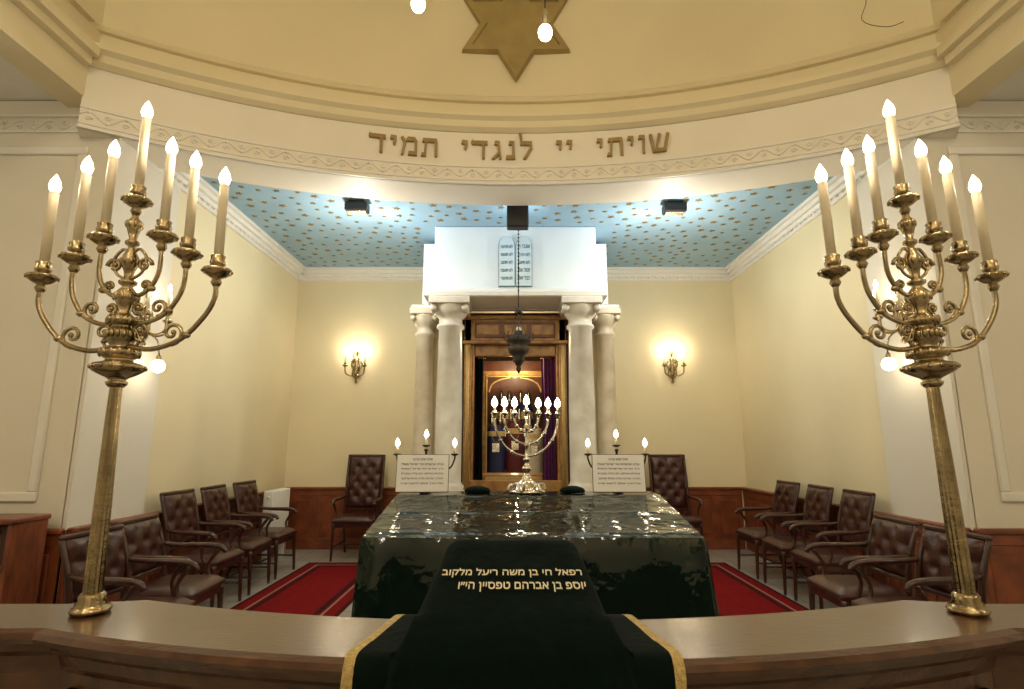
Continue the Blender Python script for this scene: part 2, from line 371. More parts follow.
# ---------------------------------------------------------------- ark
A=C-0.01
b=MB('torah_ark')
b.box((A,7.15,3.585),(1.94,1.68,0.862),'arkwhite',bev=0.006)
b.box((A,7.36,3.56),(2.34,1.26,0.80),'arkwhite',bev=0.006)
b.box((A,7.05,3.13),(2.12,1.88,0.07),'white',bev=0.012)
b.box((A,7.36,3.12),(2.62,1.26,0.07),'white',bev=0.012)
b.box((A,7.05,3.18),(2.02,1.80,0.03),'white',bev=0.006)
for sx in (-1,1):
    b.box((A+sx*0.93,7.45,1.6),(0.5,1.08,3.1),'wall_s')
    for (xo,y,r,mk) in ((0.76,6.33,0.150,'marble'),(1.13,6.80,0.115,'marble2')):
        cx=A+sx*xo
        b.box((cx,y,0.42),(r*3,r*3,0.84),mk,bev=0.01)
        b.lathe([(r*1.45,0.84),(r*1.5,0.87),(r*1.4,0.91),(r*1.15,0.93),(r*1.25,0.96),(r*1.05,0.99),(r,1.02),(r*1.0,1.8),(r*0.9,2.74),(r*1.08,2.76),(r*1.08,2.79),(r*0.92,2.81),(r*0.92,2.87),(r*1.15,2.90),(r*1.3,2.94),(r*1.45,3.0),(r*1.48,3.02)],mk,(cx,y,0),n=32)
        b.box((cx,y,3.055),(r*3.1,r*3.1,0.085),mk,bev=0.01)
        for s2 in (-1,1):
            T=Matrix.Translation((cx+s2*r*1.22,y,2.972))@Matrix.Rotation(pi/2,4,'X')
            b.lathe([(0.01,-r*1.32),(r*0.28,-r*1.3),(r*0.28,r*1.3),(0.01,r*1.32)],mk,n=14,T=T)
b.box((A,6.7,0.075),(2.9,2.45,0.15),'rail',bev=0.01)
ark=b.done()
b=MB('cabinet')
Yc=6.78
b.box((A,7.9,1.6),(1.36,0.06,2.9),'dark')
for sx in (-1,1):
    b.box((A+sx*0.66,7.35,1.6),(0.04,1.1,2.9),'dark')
    b.box((A+sx*0.585,Yc,1.58),(0.09,0.10,2.86),'arkwood',bev=0.01)
    b.box((A+sx*0.525,Yc+0.03,1.5),(0.03,0.08,2.3),'arkwood',bev=0.006)
    b.tube([(A+sx*0.585,Yc-0.06,0.9),(A+sx*0.585,Yc-0.06,2.62)],0.022,'goldbraid',sub=1)
b.box((A,Yc,2.84),(1.26,0.10,0.36),'arkwood',bev=0.01)
b.box((A,Yc-0.06,2.98),(1.3,0.06,0.05),'arkwood',bev=0.01); b.box((A,Yc-0.06,2.67),(1.3,0.06,0.04),'arkwood',bev=0.01)
b.box((A,Yc-0.056,2.825),(1.0,0.02,0.20),'arkred',bev=0.01)
for i in range(-1,2): b.box((A+i*0.34,Yc-0.066,2.825),(0.28,0.02,0.13),'arkwood',bev=0.015)
b.box((A,Yc+0.05,2.58),(1.02,0.03,0.14),'arkwood',bev=0.01)
b.box((A,7.35,0.88),(1.26,1.1,0.06),'arkwood'); b.box((A,Yc,0.6),(1.2,0.08,0.8),'arkwood',bev=0.01)
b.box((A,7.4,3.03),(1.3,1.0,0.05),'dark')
b.box((A,7.62,1.72),(1.2,0.03,1.70),'arkred')
for sx in (-1,1):
    b.box((A+sx*0.40,7.12,1.6),(0.05,0.06,1.45),'arkwood',bev=0.01); b.box((A+sx*0.365,7.10,1.6),(0.015,0.03,1.42),'goldbraid')
b.box((A,7.12,2.33),(0.85,0.06,0.06),'arkwood',bev=0.01); b.box((A,7.10,2.29),(0.74,0.03,0.015),'goldbraid')
for sx in (-1,1):
    b.tube([(A+sx*0.34,7.10,2.08),(A+sx*0.30,7.10,2.18),(A+sx*0.20,7.10,2.24),(A+sx*0.06,7.10,2.27)],0.012,'goldbraid',n=6)
    b.tube([(A+sx*0.02,6.70,2.98),(A+sx*0.2,6.70,2.99),(A+sx*0.42,6.70,2.97)],0.014,'goldbraid',n=6)
b.box((A,7.06,0.99),(0.9,0.12,0.16),'arkwood',bev=0.02); b.box((A,6.99,0.99),(0.74,0.02,0.08),'goldbraid',bev=0.008)
b.done(parent=ark)
def scroll(x,y,z,k,h=0.62,rot=0):
    b=MB('torah_scroll')
    for sx in (-1,1):
        b.lathe([(0.018,0),(0.022,0.03),(0.02,0.06),(0.05,0.065),(0.05,0.08),(0.02,0.085),(0.02,h+0.10),(0.03,h+0.11),(0.035,h+0.16),(0.02,h+0.18),(0.03,h+0.21),(0.022,h+0.25),(0.003,h+0.28)],'silver',(sx*0.055,0,0),n=12)
    def fn(u,v):
        a=2*pi*u; rx=0.115*(1+0.03*math.cos(a*6)); ry=0.075
        zz=0.08+h*v; f=1-0.25*max(0,(v-0.9)/0.1)
        return (rx*math.cos(a)*f,ry*math.sin(a)*f,zz)
    b.grid(fn,24,10,k,kfn=lambda i,j:'goldbraid' if j in (0,8) else k)
    b.box((0,0,0.08+h),(0.19,0.10,0.012),k)
    b.box((0,-0.085,h*0.7),(0.10,0.012,0.12),'silver',bev=0.01)
    b.tube([(-0.05,-0.02,h+0.1),(-0.045,-0.08,h*0.9),(0,-0.09,h*0.8),(0.045,-0.08,h*0.9),(0.05,-0.02,h+0.1)],0.003,'silver',n=5)
    return b.done((x,y,z),rot)
for (x,k,h) in ((-0.25,'royal',0.66),(0.0,'crimson',0.70),(0.25,'cream',0.62)):
    scroll(A+x,7.34,0.92,k,h)
for (x,k,h) in ((-0.13,'crimson',0.95),(0.13,'royal',0.95)):
    scroll(A+x,7.51,0.92,k,h)
def curtain(name,x0,x1,y,z0,z1,k,folds=4):
    b=MB(name)
    def fn(u,v):
        sq=1-0.35*math.sin(pi*min(1,v*1.1))*0.6
        return (x0+(x1-x0)*(u*sq+ (1-sq)*0.5),y+0.035*math.sin(u*folds*2*pi)+0.01*math.sin(v*5),z0+(z1-z0)*v)
    b.grid(fn,folds*8,10,k); b.tube([(x0-0.01,y,z1),(x1+0.01,y,z1)],0.012,'brass',sub=1)
    return b.done(fix=False)
curtain('ark_curtain',A+0.33,A+0.51,6.93,0.95,2.50,'purple',4)
curtain('ark_curtain',A-0.51,A-0.40,6.93,0.95,2.50,'velvet',3)
b=MB('ten_commandments_tablets')
for sx in (-1,1):
    cx=sx*0.102; 
    def outline(w,t): return [(cx-w,t),(cx+w,t),(cx+w,0.50)]+[(cx+w*math.cos(pi*i/10),0.50+(w+0.03)*math.sin(pi*i/10)) for i in range(1,10)]+[(cx-w,0.50)]
    for (w,t,d0,d1,k) in ((0.097,0,0,-0.03,'greyink'),(0.092,0.006,-0.028,-0.036,'tablet')):
        pts=outline(w,t)
        n=len(pts); vs=[(x,d0,z) for x,z in pts]+[(x*1.0,d1,z) for x,z in pts]
        fs=[tuple(range(n)),tuple(range(n,2*n))[::-1]]+[(i,(i+1)%n,n+(i+1)%n,n+i) for i in range(n)]
        b.add(vs,fs,k)
words=['אנכי ה','לא יהיה','לא תשא','זכור את','כבד את'],['לא תרצח','לא תנאף','לא תגנב','לא תענה','לא תחמד']
for t in range(2):
    for i,w_ in enumerate(words[t]):
        vs,fs=text_data(heb(w_),0.01,0.02)
        if vs: b.add([((0.102 if t==0 else -0.102)+x*0.14,-0.038-z*0.1,0.47-i*0.098+y*0.045) for x,y,z in vs],fs,'greyink')
b.done((A+0.0,6.308,3.26))

# ---------------------------------------------------------------- eternal lamp + ceiling fixtures
b=MB('eternal_lamp')
b.lathe([(0.05,0),(0.05,-0.02),(0.015,-0.04)],'bronze',(0,0,0),n=14)
b.tube([(0,0,-0.02),(0,0,-1.02)],0.006,'bronze',sub=1,n=6)
for i in range(22): b.sphere((0,0,-0.06-i*0.043),0.012,'bronze',n=6)
b.T=Matrix.Translation((0,0,-0.19))
b.tube([(0,0,-0.80),(0,0,-1.02)],0.006,'bronze',sub=1,n=6)
for jj in range(3):
    a=jj*2*pi/3+0.5; b.tube([(0,0,-0.98),(0.05*math.cos(a),0.05*math.sin(a),-1.12),(0.10*math.cos(a),0.10*math.sin(a),-1.30)],0.005,'bronze',n=5)
b.lathe([(0.01,-0.97),(0.04,-1.0),(0.045,-1.03),(0.01,-1.05)],'bronze',n=12)
b.lathe([(0.04,-1.22),(0.05,-1.26),(0.10,-1.29),(0.135,-1.31),(0.13,-1.34),(0.09,-1.37),(0.115,-1.41),(0.10,-1.46),(0.06,-1.50),(0.07,-1.53),(0.04,-1.57),(0.02,-1.60),(0.028,-1.63),(0.002,-1.68)],'bronze',n=20)
for jj in range(8):
    a=jj*pi/4; b.tube([(0.135*math.cos(a),0.135*math.sin(a),-1.32),(0.16*math.cos(a),0.16*math.sin(a),-1.29),(0.15*math.cos(a),0.15*math.sin(a),-1.24)],0.007,'bronze',n=5)
b.sphere((0,0,-1.2),0.03,'candle')
b.done((C+0.02,5.75,ZC))
def fixture(x,y,w=0.24,h=0.10):
    b=MB('ceiling_spotlight')
    b.box((0,0,-0.01),(w*0.7,w*0.5,0.02),'black'); b.box((0,0,-0.02-h/2),(w,0.14,h),'black',bev=0.01)
    b.box((0,-0.0,-0.02-h-0.004),(w*0.85,0.10,0.01),'silver')
    return b.done((x,y,ZC))
f1=fixture(C-1.73,5.62); f2=fixture(C+1.72,5.65); 
b=MB('projector_bracket')
b.box((0,0,-0.02),(0.2,0.12,0.04),'black',bev=0.005); b.box((0,0,-0.19),(0.23,0.12,0.32),'black',bev=0.012); b.box((0,-0.065,-0.10),(0.16,0.02,0.03),'bronze')
b.done((C+0.01,5.52,ZC))

# ---------------------------------------------------------------- large candelabra
def spiral(cx,cz,r0,turns,dirn,a0,n=16):
    out=[]
    for i in range(n+1):
        t=i/n; r=r0*(1-0.85*t); a=a0+dirn*t*turns*2*pi; out.append((cx+r*math.cos(a),0,cz+r*math.sin(a)))
    return out
def cup(b,x,z,hc,k='brass',cr=0.017):
    c=(x,0,z)
    b.lathe([(0.012,-0.05),(0.02,-0.035),(0.014,-0.02),(0.03,-0.012),(0.046,0.0),(0.052,0.012),(0.05,0.017),(0.03,0.012),(0.018,0.014),(0.016,0.024),(0.026,0.032),(0.029,0.045),(0.024,0.055),(0.027,0.068),(0.022,0.072),(0.001,0.072)],k,c,n=18)
    for jj in range(12):
        a=2*pi*jj/12; b.sphere((x+0.05*math.cos(a),0.05*math.sin(a),z+0.008),0.006,k,n=6)
    b.lathe([(cr,0.06),(cr,0.07+hc-0.01),(cr*0.8,0.07+hc),(0.002,0.07+hc)],'candle',c,n=14)
    b.bulb((x,0,z+0.07+hc-0.004),0.078,0.021)
    return z+0.07+hc+0.028
def candelabrum(x,y,z,rz,tilt):
    b=MB('candelabrum')
    b.lathe([(0.058,0),(0.062,0.008),(0.058,0.018),(0.048,0.022),(0.05,0.03),(0.04,0.045),(0.042,0.055),(0.032,0.065)],'brass',n=28)
    b.lathe([(0.030,0.06),(0.028,0.35),(0.024,0.62),(0.020,0.79)],'brass',n=28,flute=0.10,smooth=False)
    b.lathe([(0.024,0.775),(0.034,0.785),(0.036,0.795),(0.026,0.80),(0.035,0.81),(0.06,0.822),(0.082,0.835),(0.087,0.848),(0.082,0.86),(0.06,0.866),(0.045,0.872),(0.045,0.882),(0.062,0.89),(0.068,0.902),(0.062,0.912),(0.04,0.92),(0.034,0.93),(0.046,0.95),(0.05,0.972),(0.044,0.99),(0.03,1.0),(0.034,1.01),(0.055,1.02),(0.055,1.03),(0.032,1.045),(0.02,1.06),(0.026,1.085),(0.04,1.11),(0.042,1.125),(0.028,1.145),(0.016,1.16),(0.03,1.17),(0.032,1.18),(0.014,1.19),(0.018,1.22),(0.03,1.25),(0.032,1.27),(0.016,1.30),(0.012,1.32),(0.024,1.33),(0.024,1.34),(0.012,1.35),(0.02,1.38),(0.028,1.405),(0.026,1.42),(0.012,1.44),(0.012,1.48)],'brass',n=28)
    for jj in range(16):
        a=2*pi*jj/16; b.sphere((0.084*math.cos(a),0.084*math.sin(a),0.848),0.009,'brass',n=6)
        b.sphere((0.05*math.cos(a),0.05*math.sin(a),0.972),0.009,'brass',sc=(1,1,1.8),n=6)
    for (r,zz,nn) in ((0.062,0.902,14),(0.05,1.025,12),(0.038,1.118,10),(0.028,1.26,8),(0.024,1.41,8)):
        for jj in range(nn):
            a=2*pi*jj/nn; b.sphere((r*math.cos(a),r*math.sin(a),zz),0.010,'brass',sc=(0.8,0.8,1.6),n=6)
    tops=[(0,cup(b,0,1.50,0.30))]
    for s in (-1,1):
        b.tube([(s*0.03,0,0.93),(s*0.12,0,0.915),(s*0.23,0,0.95),(s*0.31,0,1.03),(s*0.348,0,1.10),(s*0.35,0,1.16)],0.0095,'brass',n=8)
        tops.append((s*0.35,cup(b,s*0.35,1.20,0.295)))
        b.tube([(s*0.02,0,1.03),(s*0.08,0,1.015),(s*0.16,0,1.05),(s*0.21,0,1.12),(s*0.225,0,1.18),(s*0.225,0,1.235)],0.009,'brass',n=8)
        tops.append((s*0.225,cup(b,s*0.225,1.275,0.295)))
        b.tube([(s*0.015,0,1.14),(s*0.05,0,1.125),(s*0.095,0,1.16),(s*0.12,0,1.22),(s*0.12,0,1.31)],0.0085,'brass',n=8)
        tops.append((s*0.12,cup(b,s*0.12,1.35,0.285)))
        for (cx,cz,r0,a0,dn) in ((0.195,0.975,0.045,-pi/2,1),(0.13,1.075,0.036,-pi/2,1),(0.07,1.165,0.022,-pi/2,1),(0.075,0.985,0.038,-pi/2,-1),(0.06,1.245,0.03,0,1),(0.055,1.075,0.024,-pi/2,-1)):
            p=spiral(cx,cz,r0,1.3,dn,a0); p=[(s*q[0],q[1],q[2]) for q in p]
            b.tube(p,[0.0085-0.003*i/16 for i in range(17)],'brass',n=6,sub=1); b.sphere(p[-1],0.010,'brass',n=8)
        b.tube([(s*0.012,0,1.19),(s*0.05,0,1.215),(s*0.065,0,1.27),(s*0.035,0,1.31),(s*0.014,0,1.30)],0.006,'brass',n=6)
        b.tube([(s*0.04,0,0.905),(s*0.07,0,0.95),(s*0.045,0,1.0),(s*0.03,0,1.02)],0.006,'brass',n=6)
        for q in range(3):
            b.sphere((s*(0.25-0.07*q*1.1),0,[0.965,1.06,1.15][q]),0.013,'brass',sc=(1.4,1,1),n=8)
    o=b.done((x,y,z)); o.rotation_euler=(0,tilt,rz)
    for (tx,tz) in tops: light('candle_light','POINT',(tx,0,tz+0.004),4.5,size=0.025,parent=o)
    return o
candelabrum(-1.450,2.03,0.853,-0.06,-0.016); candelabrum(1.57,2.03,0.853,0.17,-0.025)

# ---------------------------------------------------------------- wall sconces
def sconce(x,y,z,rz,globe=False,e=9):
    b=MB('wall_sconce')
    b.lathe([(0.055,0),(0.06,0.01),(0.045,0.02),(0.02,0.035),(0.002,0.04)],'brass',n=18,T=Matrix.Rotation(pi/2,4,'X'))
    b.tube([(0,-0.02,0.20),(0.0,-0.03,0.1),(0,-0.03,-0.1),(0,-0.02,-0.18)],[0.008,0.03,0.034,0.008],'brass',n=8)
    b.sphere((0,-0.02,0.22),0.026,'brass'); b.sphere((0,-0.02,-0.2),0.024,'brass')
    for s in (-1,1): b.tube([(0,-0.02,-0.16),(s*0.06,-0.02,-0.10),(s*0.05,-0.02,-0.02),(s*0.08,-0.02,0.06),(s*0.02,-0.02,0.14)],0.01,'brass',n=6)
    for (sx,fy,zz) in ((-0.14,-0.12,0.02),(0.14,-0.12,0.02),(0,-0.20,0.06)):
        b.tube([(0,-0.03,-0.06),(sx*0.35,fy*0.5,-0.12),(sx*0.9,fy*0.95,-0.09),(sx,fy,0.0),(sx,fy,zz)],0.010,'brass',n=7)
        T=b.T; b.T=T@Matrix.Translation((sx,fy,zz))
        b.lathe([(0.01,-0.02),(0.038,0),(0.042,0.014),(0.016,0.014),(0.022,0.03),(0.018,0.045),(0.001,0.045)],'brass',n=14)
        b.lathe([(0.013,0.04),(0.013,0.20),(0.002,0.20)],'candle',n=10); b.bulb((0,0,0.198),0.07,0.018); b.T=T
    if globe:
        b.tube([(0,-0.03,-0.1),(0,-0.14,-0.17),(0,-0.17,-0.30)],0.007,'brass',n=7)
        b.lathe([(0.012,-0.30),(0.02,-0.31),(0.02,-0.35),(0.015,-0.36)],'brass',(0,-0.17,0),n=12)
        b.sphere((0,-0.17,-0.395),0.055,'bulb',n=16)
    o=b.done((x,y,z),rz)
    if globe: light('globe_light','POINT',(0,-0.17,-0.395),e,size=0.059,parent=o)
    light('sconce_light','POINT',(0,-0.2,0.288),e*0.6,size=0.024,parent=o)
    for sx in (-0.14,0.14): light('sconce_light','POINT',(sx,-0.12,0.248),e*0.4,size=0.024,parent=o)
    return o
sconce(C-2.32,YB,2.52,0,e=11); sconce(C+2.29,YB,2.52,0,e=11)
sconce(XL+0.03,4.64,2.47,pi/2,True,3.0); sconce(XR-0.03,4.50,2.47,-pi/2,True,3.0)

# ---------------------------------------------------------------- hall pendant bulbs
def pendant(x,y,z,e,r=0.04,top=7.4,nm='pendant_bulb'):
    b=MB(nm)
    b.tube([(0,0,0.14),(0,0,top-z)],0.004,'bronze',sub=1,n=6); b.lathe([(0.045,top-z-0.03),(0.05,top-z)],'brass')
    b.lathe([(0.006,0.17),(0.02,0.15),(0.024,0.10),(0.022,0.05),(0.018,0.03)],'silver',n=14)
    b.sphere((0,0,0),r,'bulb',sc=(1,1,1.2),n=16)
    o=b.done((x,y,z)); light('pendant_light','POINT',(0,0,0),e,size=r*1.25,parent=o,col=(1,0.87,0.68)); return o
pendant(0.205,3.0,1.42+2.50,8,0.044); pendant(-0.585,3.0,1.42+2.70,8,0.044)
for (x,y) in ((-1.9,-1.5),(2.0,-1.5),(-1.9,-4.5),(2.0,-4.5)): pendant(x,y,5.4,185,0.14,nm='unseen_globe_lamp')  # added lamps behind the camera, out of view, that brighten the hall
for (x,y) in ((-4.8,0.8),(4.9,0.8)): pendant(x,y,3.4,45,0.12,top=4.2,nm='unseen_globe_lamp')  # aisle lamps, also outside the camera's view
def aim(p,t): 
    d=(Vector(t)-Vector(p)); return d.to_track_quat('-Z','Y').to_euler()
for (x,tx) in ((C-1.73,C-0.3),(C+1.72,C+0.3)):
    p=(x,5.78,ZC-0.14); light('spot_cool','SPOT',p,20,(0.78,0.90,1.0),0.05,rot=aim(p,(tx,6.6,3.4)),spot=2.0)
    light('spot_fill','POINT',(x,5.75,ZC-0.65),34,(1.0,0.94,0.82),0.06)
light('ceiling_cool','POINT',(C,5.66,ZC-0.22),4,(0.75,0.9,1.0),0.04)
light('ark_interior_light','POINT',(A,6.95,2.45),14,(1,0.74,0.42),0.04)

# ---------------------------------------------------------------- railing
b=MB('curved_railing')
RC=6.0; aR=math.radians(20.3)
prof=[(4.10,0),(4.10,.79),(4.05,.80),(4.04,.83),(4.06,.85),(4.40,.85),(4.425,.842),(4.433,.826),(4.425,.81),(4.385,.80),(4.375,.775),(4.35,.755),(4.34,.72),(4.33,.70),(4.33,.12),(4.37,.10),(4.37,0)]
st=[]
for i in range(61):
    a=-aR+2*aR*i/60
    st.append((C+4.43*math.sin(a),RC-4.43*math.cos(a),-math.sin(a),math.cos(a)))
ye=st[0][1]
left=[(C-x,ye,0.0,0.80) for x in (3.3,2.4,1.9,1.66)]; right=[(C+x,ye,0.0,0.80) for x in (1.66,1.9,2.4,3.3)]
st=left+st+right
m_=len(prof); vs=[];fs=[]
for (ox,oy,dx,dy) in st:
    for (r,z) in prof: vs.append((ox+dx*(4.43-r),oy+dy*(4.43-r),z))
for i in range(len(st)-1):
    for q in range(m_): fs.append((i*m_+q,i*m_+(q+1)%m_,(i+1)*m_+(q+1)%m_,(i+1)*m_+q))
fs.append(tuple(range(m_))); fs.append(tuple((len(st)-1)*m_+q for q in range(m_))[::-1])
b.add(vs,fs,'rail')
nP=5
for i in range(nP):
    a0=-aR+2*aR*(i+0.08)/nP; a1=-aR+2*aR*(i+0.92)/nP
    for (z0,z1) in ((.17,.21),(.62,.66)): b.arc(RC,-1,[(4.32,z0),(4.35,z0),(4.35,z1),(4.32,z1)],a0,a1,8,'rail')
    w=0.04/4.35
    for aa in (a0,a1-w): b.arc(RC,-1,[(4.32,.17),(4.35,.17),(4.35,.66),(4.32,.66)],aa,aa+w,1,'rail')
    b.arc(RC,-1,[(4.32,.26),(4.345,.27),(4.345,.56),(4.32,.57)],a0+0.02,a1-0.02,8,'rail')
for s in (-1,1):
    for xx in (1.95,2.55):
        x=C+s*xx; y=ye+0.08
        for z in (.19,.64): b.box((x,y-0.012,z),(0.5,0.03,0.04),'rail')
        for dx in (-0.23,0.23): b.box((x+dx,y-0.012,0.415),(0.04,0.03,0.41),'rail')
        b.box((x,y-0.006,0.415),(0.36,0.02,0.32),'rail',bev=0.008)
b.done()

# ---------------------------------------------------------------- bimah table with plastic covered cloth
def tz(y):
    return 0.96+0.137*(y-2.9)/0.82 if y<3.72 else 1.10-0.003*(3.97-y)/0.25
b=MB('bimah_table')
TX0,TX1,TY0,TY1=-0.755,0.965,2.9,3.97
def nz(x,y,z,s=3): return noise.noise(Vector((x*s,y*s,z*s)))
def top(u,v):
    x=TX0+(TX1-TX0)*u; y=TY0+(TY1-TY0)*v
    e=min(u,1-u,v,1-v)
    cr=0.004*(max(0,1-abs((u*5+0.2)%1-0.5)*14)+max(0,1-abs((v*3+0.3)%1-0.5)*14))
    return (x,y,tz(y)+(0.003*nz(x,y,0,5)+0.002*nz(x,y,2,14)+cr)*min(1,e*12)*(1 if y<3.72 else 0.3))
b.grid(top,90,64,'plastic')
N=300
Lx=TX1-TX0;Ly=TY1-TY0;P=2*(Lx+Ly)
def per_pt(s):
    s=s%P
    if s<Lx: return (TX0+s,TY0,0,-1)
    s-=Lx
    if s<Ly: return (TX1,TY0+s,1,0)
    s-=Ly
    if s<Lx: return (TX1-s,TY1,0,1)
    s-=Lx
    return (TX0,TY1-s,-1,0)
def skirt(u,v):
    s=P*u; x,y,nx,ny=per_pt(s)
    x1,y1,a1,b1=per_pt(s+0.05); x2,y2,a2,b2=per_pt(s-0.05); nx,ny=(a1+a2+nx),(b1+b2+ny); l=math.hypot(nx,ny); nx/=l;ny/=l
    z0=tz(y); drop=v*(z0-0.12)
    cd=min(min(abs((s-c+P/2)%P-P/2) for c in (0,Lx,Lx+Ly,2*Lx+Ly)),0.3)
    fold=(0.008+0.03*(1-cd/0.3))*math.sin(s*17+1.5*math.sin(s*3))*min(1,v*2.2)+0.010*nz(s,v*2,5,2)*min(1,v*4)
    off=0.012*math.sin(min(1,v*12)*pi/2)+0.09*v+fold
    return (x+nx*off,y+ny*off,z0-drop-0.0)
b.grid(skirt,N,18,'plastic')
for x in (TX0+0.12,TX1-0.12):
    for y in (TY0+0.12,TY1-0.12): b.box((x,y,0.45),(0.08,0.08,0.9),'rail')
b.box(((TX0+TX1)/2,3.45,0.905),(Lx-0.06,Ly-0.06,0.05),'rail')
b.done(fix=False)

# ---------------------------------------------------------------- menorah
b=MB('menorah')
b.lathe([(0.125,0),(0.125,0.012),(0.11,0.022),(0.09,0.03),(0.082,0.05),(0.05,0.075),(0.03,0.095),(0.035,0.105),(0.02,0.115),(0.016,0.13),(0.03,0.15),(0.034,0.165),(0.018,0.18),(0.013,0.20),(0.024,0.215),(0.024,0.225),(0.012,0.24),(0.011,0.30),(0.022,0.32),(0.011,0.34),(0.011,0.42),(0.02,0.44),(0.010,0.46),(0.010,0.52)],'silver',n=10*2)
for jj in range(6):
    a=jj*pi/3; b.tube([(0.07*math.cos(a),0.07*math.sin(a),0.05),(0.115*math.cos(a),0.115*math.sin(a),0.05),(0.13*math.cos(a),0.13*math.sin(a),0.012)],0.012,'silver',n=6)
mt=[]
def mcup(x,z):
    c=(x,0,z); b.lathe([(0.008,-0.02),(0.014,-0.01),(0.012,0),(0.026,0.012),(0.028,0.018),(0.013,0.02),(0.015,0.035),(0.001,0.035)],'silver',c,n=12)
    b.lathe([(0.008,0.03),(0.008,0.065),(0.001,0.065)],'candle',c,n=8); b.bulb((x,0,z+0.060),0.07,0.022); mt.append((x,z+0.09))
mcup(0,0.53)
for k,r in enumerate((0.085,0.155,0.225)):
    zc=0.50
    for s in (-1,1):
        pts=[(s*r*math.sin(t),0,zc-r*1.15*math.cos(t)) for t in [pi/2*i/10 for i in range(11)]]
        b.tube(pts,0.009,'silver',n=8,sub=1)
        for q in (3,6): b.sphere(pts[q],0.015,'silver',n=8)
        mcup(s*r,0.515)
mo=b.done((0.10,3.84,1.102),0.22)
for x,z in mt: light('menorah_light','POINT',(x,0,z),1.3,size=0.025,parent=mo)

def tri_stand(x,y,z):
    b=MB('candle_stand')
    b.lathe([(0.04,0),(0.04,0.01),(0.03,0.02),(0.012,0.035),(0.008,0.06),(0.008,0.27),(0.016,0.28),(0.008,0.29)],'bronze',n=16)
    P_=[(0,0.31)]
    for s in (-1,1):
        b.tube([(0,0,0.15),(s*0.08,0,0.13),(s*0.17,0,0.16),(s*0.2,0,0.22),(s*0.2,0,0.24)],0.006,'bronze',n=6)
        b.tube(spiral(s*0.08,0.175,0.03,1.1,s,-pi/2),0.004,'bronze',n=5,sub=1)
        P_.append((s*0.2,0.25))
    for (px,pz) in P_:
        b.lathe([(0.008,-0.01),(0.028,0),(0.028,0.006),(0.01,0.008)],'bronze',(px,0,pz),n=12); b.lathe([(0.009,0),(0.009,0.06),(0.001,0.06)],'candle',(px,0,pz),n=8); b.bulb((px,0,pz+0.058),0.055,0.016)
    o=b.done((x,y,z))
    for (px,pz) in P_: light('stand_light','POINT',(px,0,pz+0.083),0.8,size=0.018,parent=o)
tri_stand(-0.60,3.92,1.102); tri_stand(0.73,3.92,1.102)
LINES=['תפילה לשלום המדינה','אבינו שבשמים צור ישראל וגואלו','ברך את מדינת ישראל ראשית','צמיחת גאולתנו הגן עליה באברת','חסדך ופרוס עליה סכת שלומך','ושלח אורך ואמתך לראשיה שריה']
def sign(x,y,z,rz):
    b=MB('prayer_sign'); R=Matrix.Rotation(-0.14,4,'X'); b.T=R
    b.box((0,0,0.13),(0.345,0.006,0.242),'paper',bev=0.002); b.box((0,0.006,0.13),(0.352,0.008,0.250),'ink')
    for i,l in enumerate(LINES):
        vs,fs=text_data(heb(l),0.008,0.0)
        w=0.13 if i==0 else 0.28
        if vs: b.add([(u*w,-0.0042-abs(_)*0.1,0.214-i*0.032+v*0.017) for u,v,_ in vs],fs,'ink')
    b.T=Matrix.Identity(4); b.box((0,0.060,0.03),(0.03,0.06,0.06),'black')
    return b.done((x,y,z),rz,fix=False)
sign(-0.60,3.77,1.103,0.03); sign(0.715,3.77,1.103,-0.03)
for (x,y) in ((-0.235,3.86),(0.41,3.86)):
    b=MB('folded_skullcap'); b.lathe([(0.085,0.0),(0.088,0.012),(0.075,0.028),(0.04,0.04),(0.002,0.044)],'velvet',n=20); b.done((x,y,1.102))

# ---------------------------------------------------------------- lectern with velvet cover
def poly(P_,t):
    L=[0]
    for i in range(len(P_)-1): L.append(L[-1]+math.dist(P_[i][:2],P_[i+1][:2]))
    s=t*L[-1]
    for i in range(len(P_)-1):
        if s<=L[i+1] or i==len(P_)-2:
            k=(s-L[i])/(L[i+1]-L[i]); return tuple(P_[i][q]*(1-k)+P_[i+1][q]*k for q in range(len(P_[0])))
LP=[(2.09,.87,.20),(2.06,1.05,.205),(2.045,1.085,.21),(2.01,1.10,.215),(1.97,1.092,.225),(1.64,.945,.275),(1.59,.915,.285),(1.555,.87,.295),(1.535,.80,.31),(1.52,.6,.34),(1.50,.30,.38)]
def lec(u,v):
    y,z,w=poly(LP,v); s=(u*2-1)*1.35
    sg=1 if s>0 else -1
    if abs(s)<=1: x=w*s; k=0
    else: k=(abs(s)-1)/0.35; x=sg*w*(1+0.10*k)
    if abs(s)>0.8 and z>0.95: z-=0.02*((abs(s)-0.8)/0.2)**2 if abs(s)<1 else 0.02
    if z>0.88: z=z-(z-0.878)*k
    else:
        y+=0.03*k
    wv=0.016*math.sin(x*38+2*math.sin(v*6))*min(1,max(0,(v-0.45)*3))+0.006*nz(x,y,z,6)
    y-=wv; 
    z+=0.004*nz(x,y,z,9)
    return (x,y,z)
b=MB('lectern'); b.grid(lec,72,60,'velvet')
vs=[(-.19,2.03,.853),(.19,2.03,.853),(.25,1.66,.853),(-.25,1.66,.853),(-.19,2.03,1.06),(.19,2.03,1.06),(.25,1.66,.90),(-.25,1.66,.90)]
b.add(vs,[(0,1,2,3),(4,5,6,7),(0,1,5,4),(1,2,6,5),(2,3,7,6),(3,0,4,7)],'rail')
def onslant(x,h):
    y=1.64+(1.97-1.64)*h; z=.945+(1.092-.945)*h
    return Vector((x,y-0.007,z+0.012))
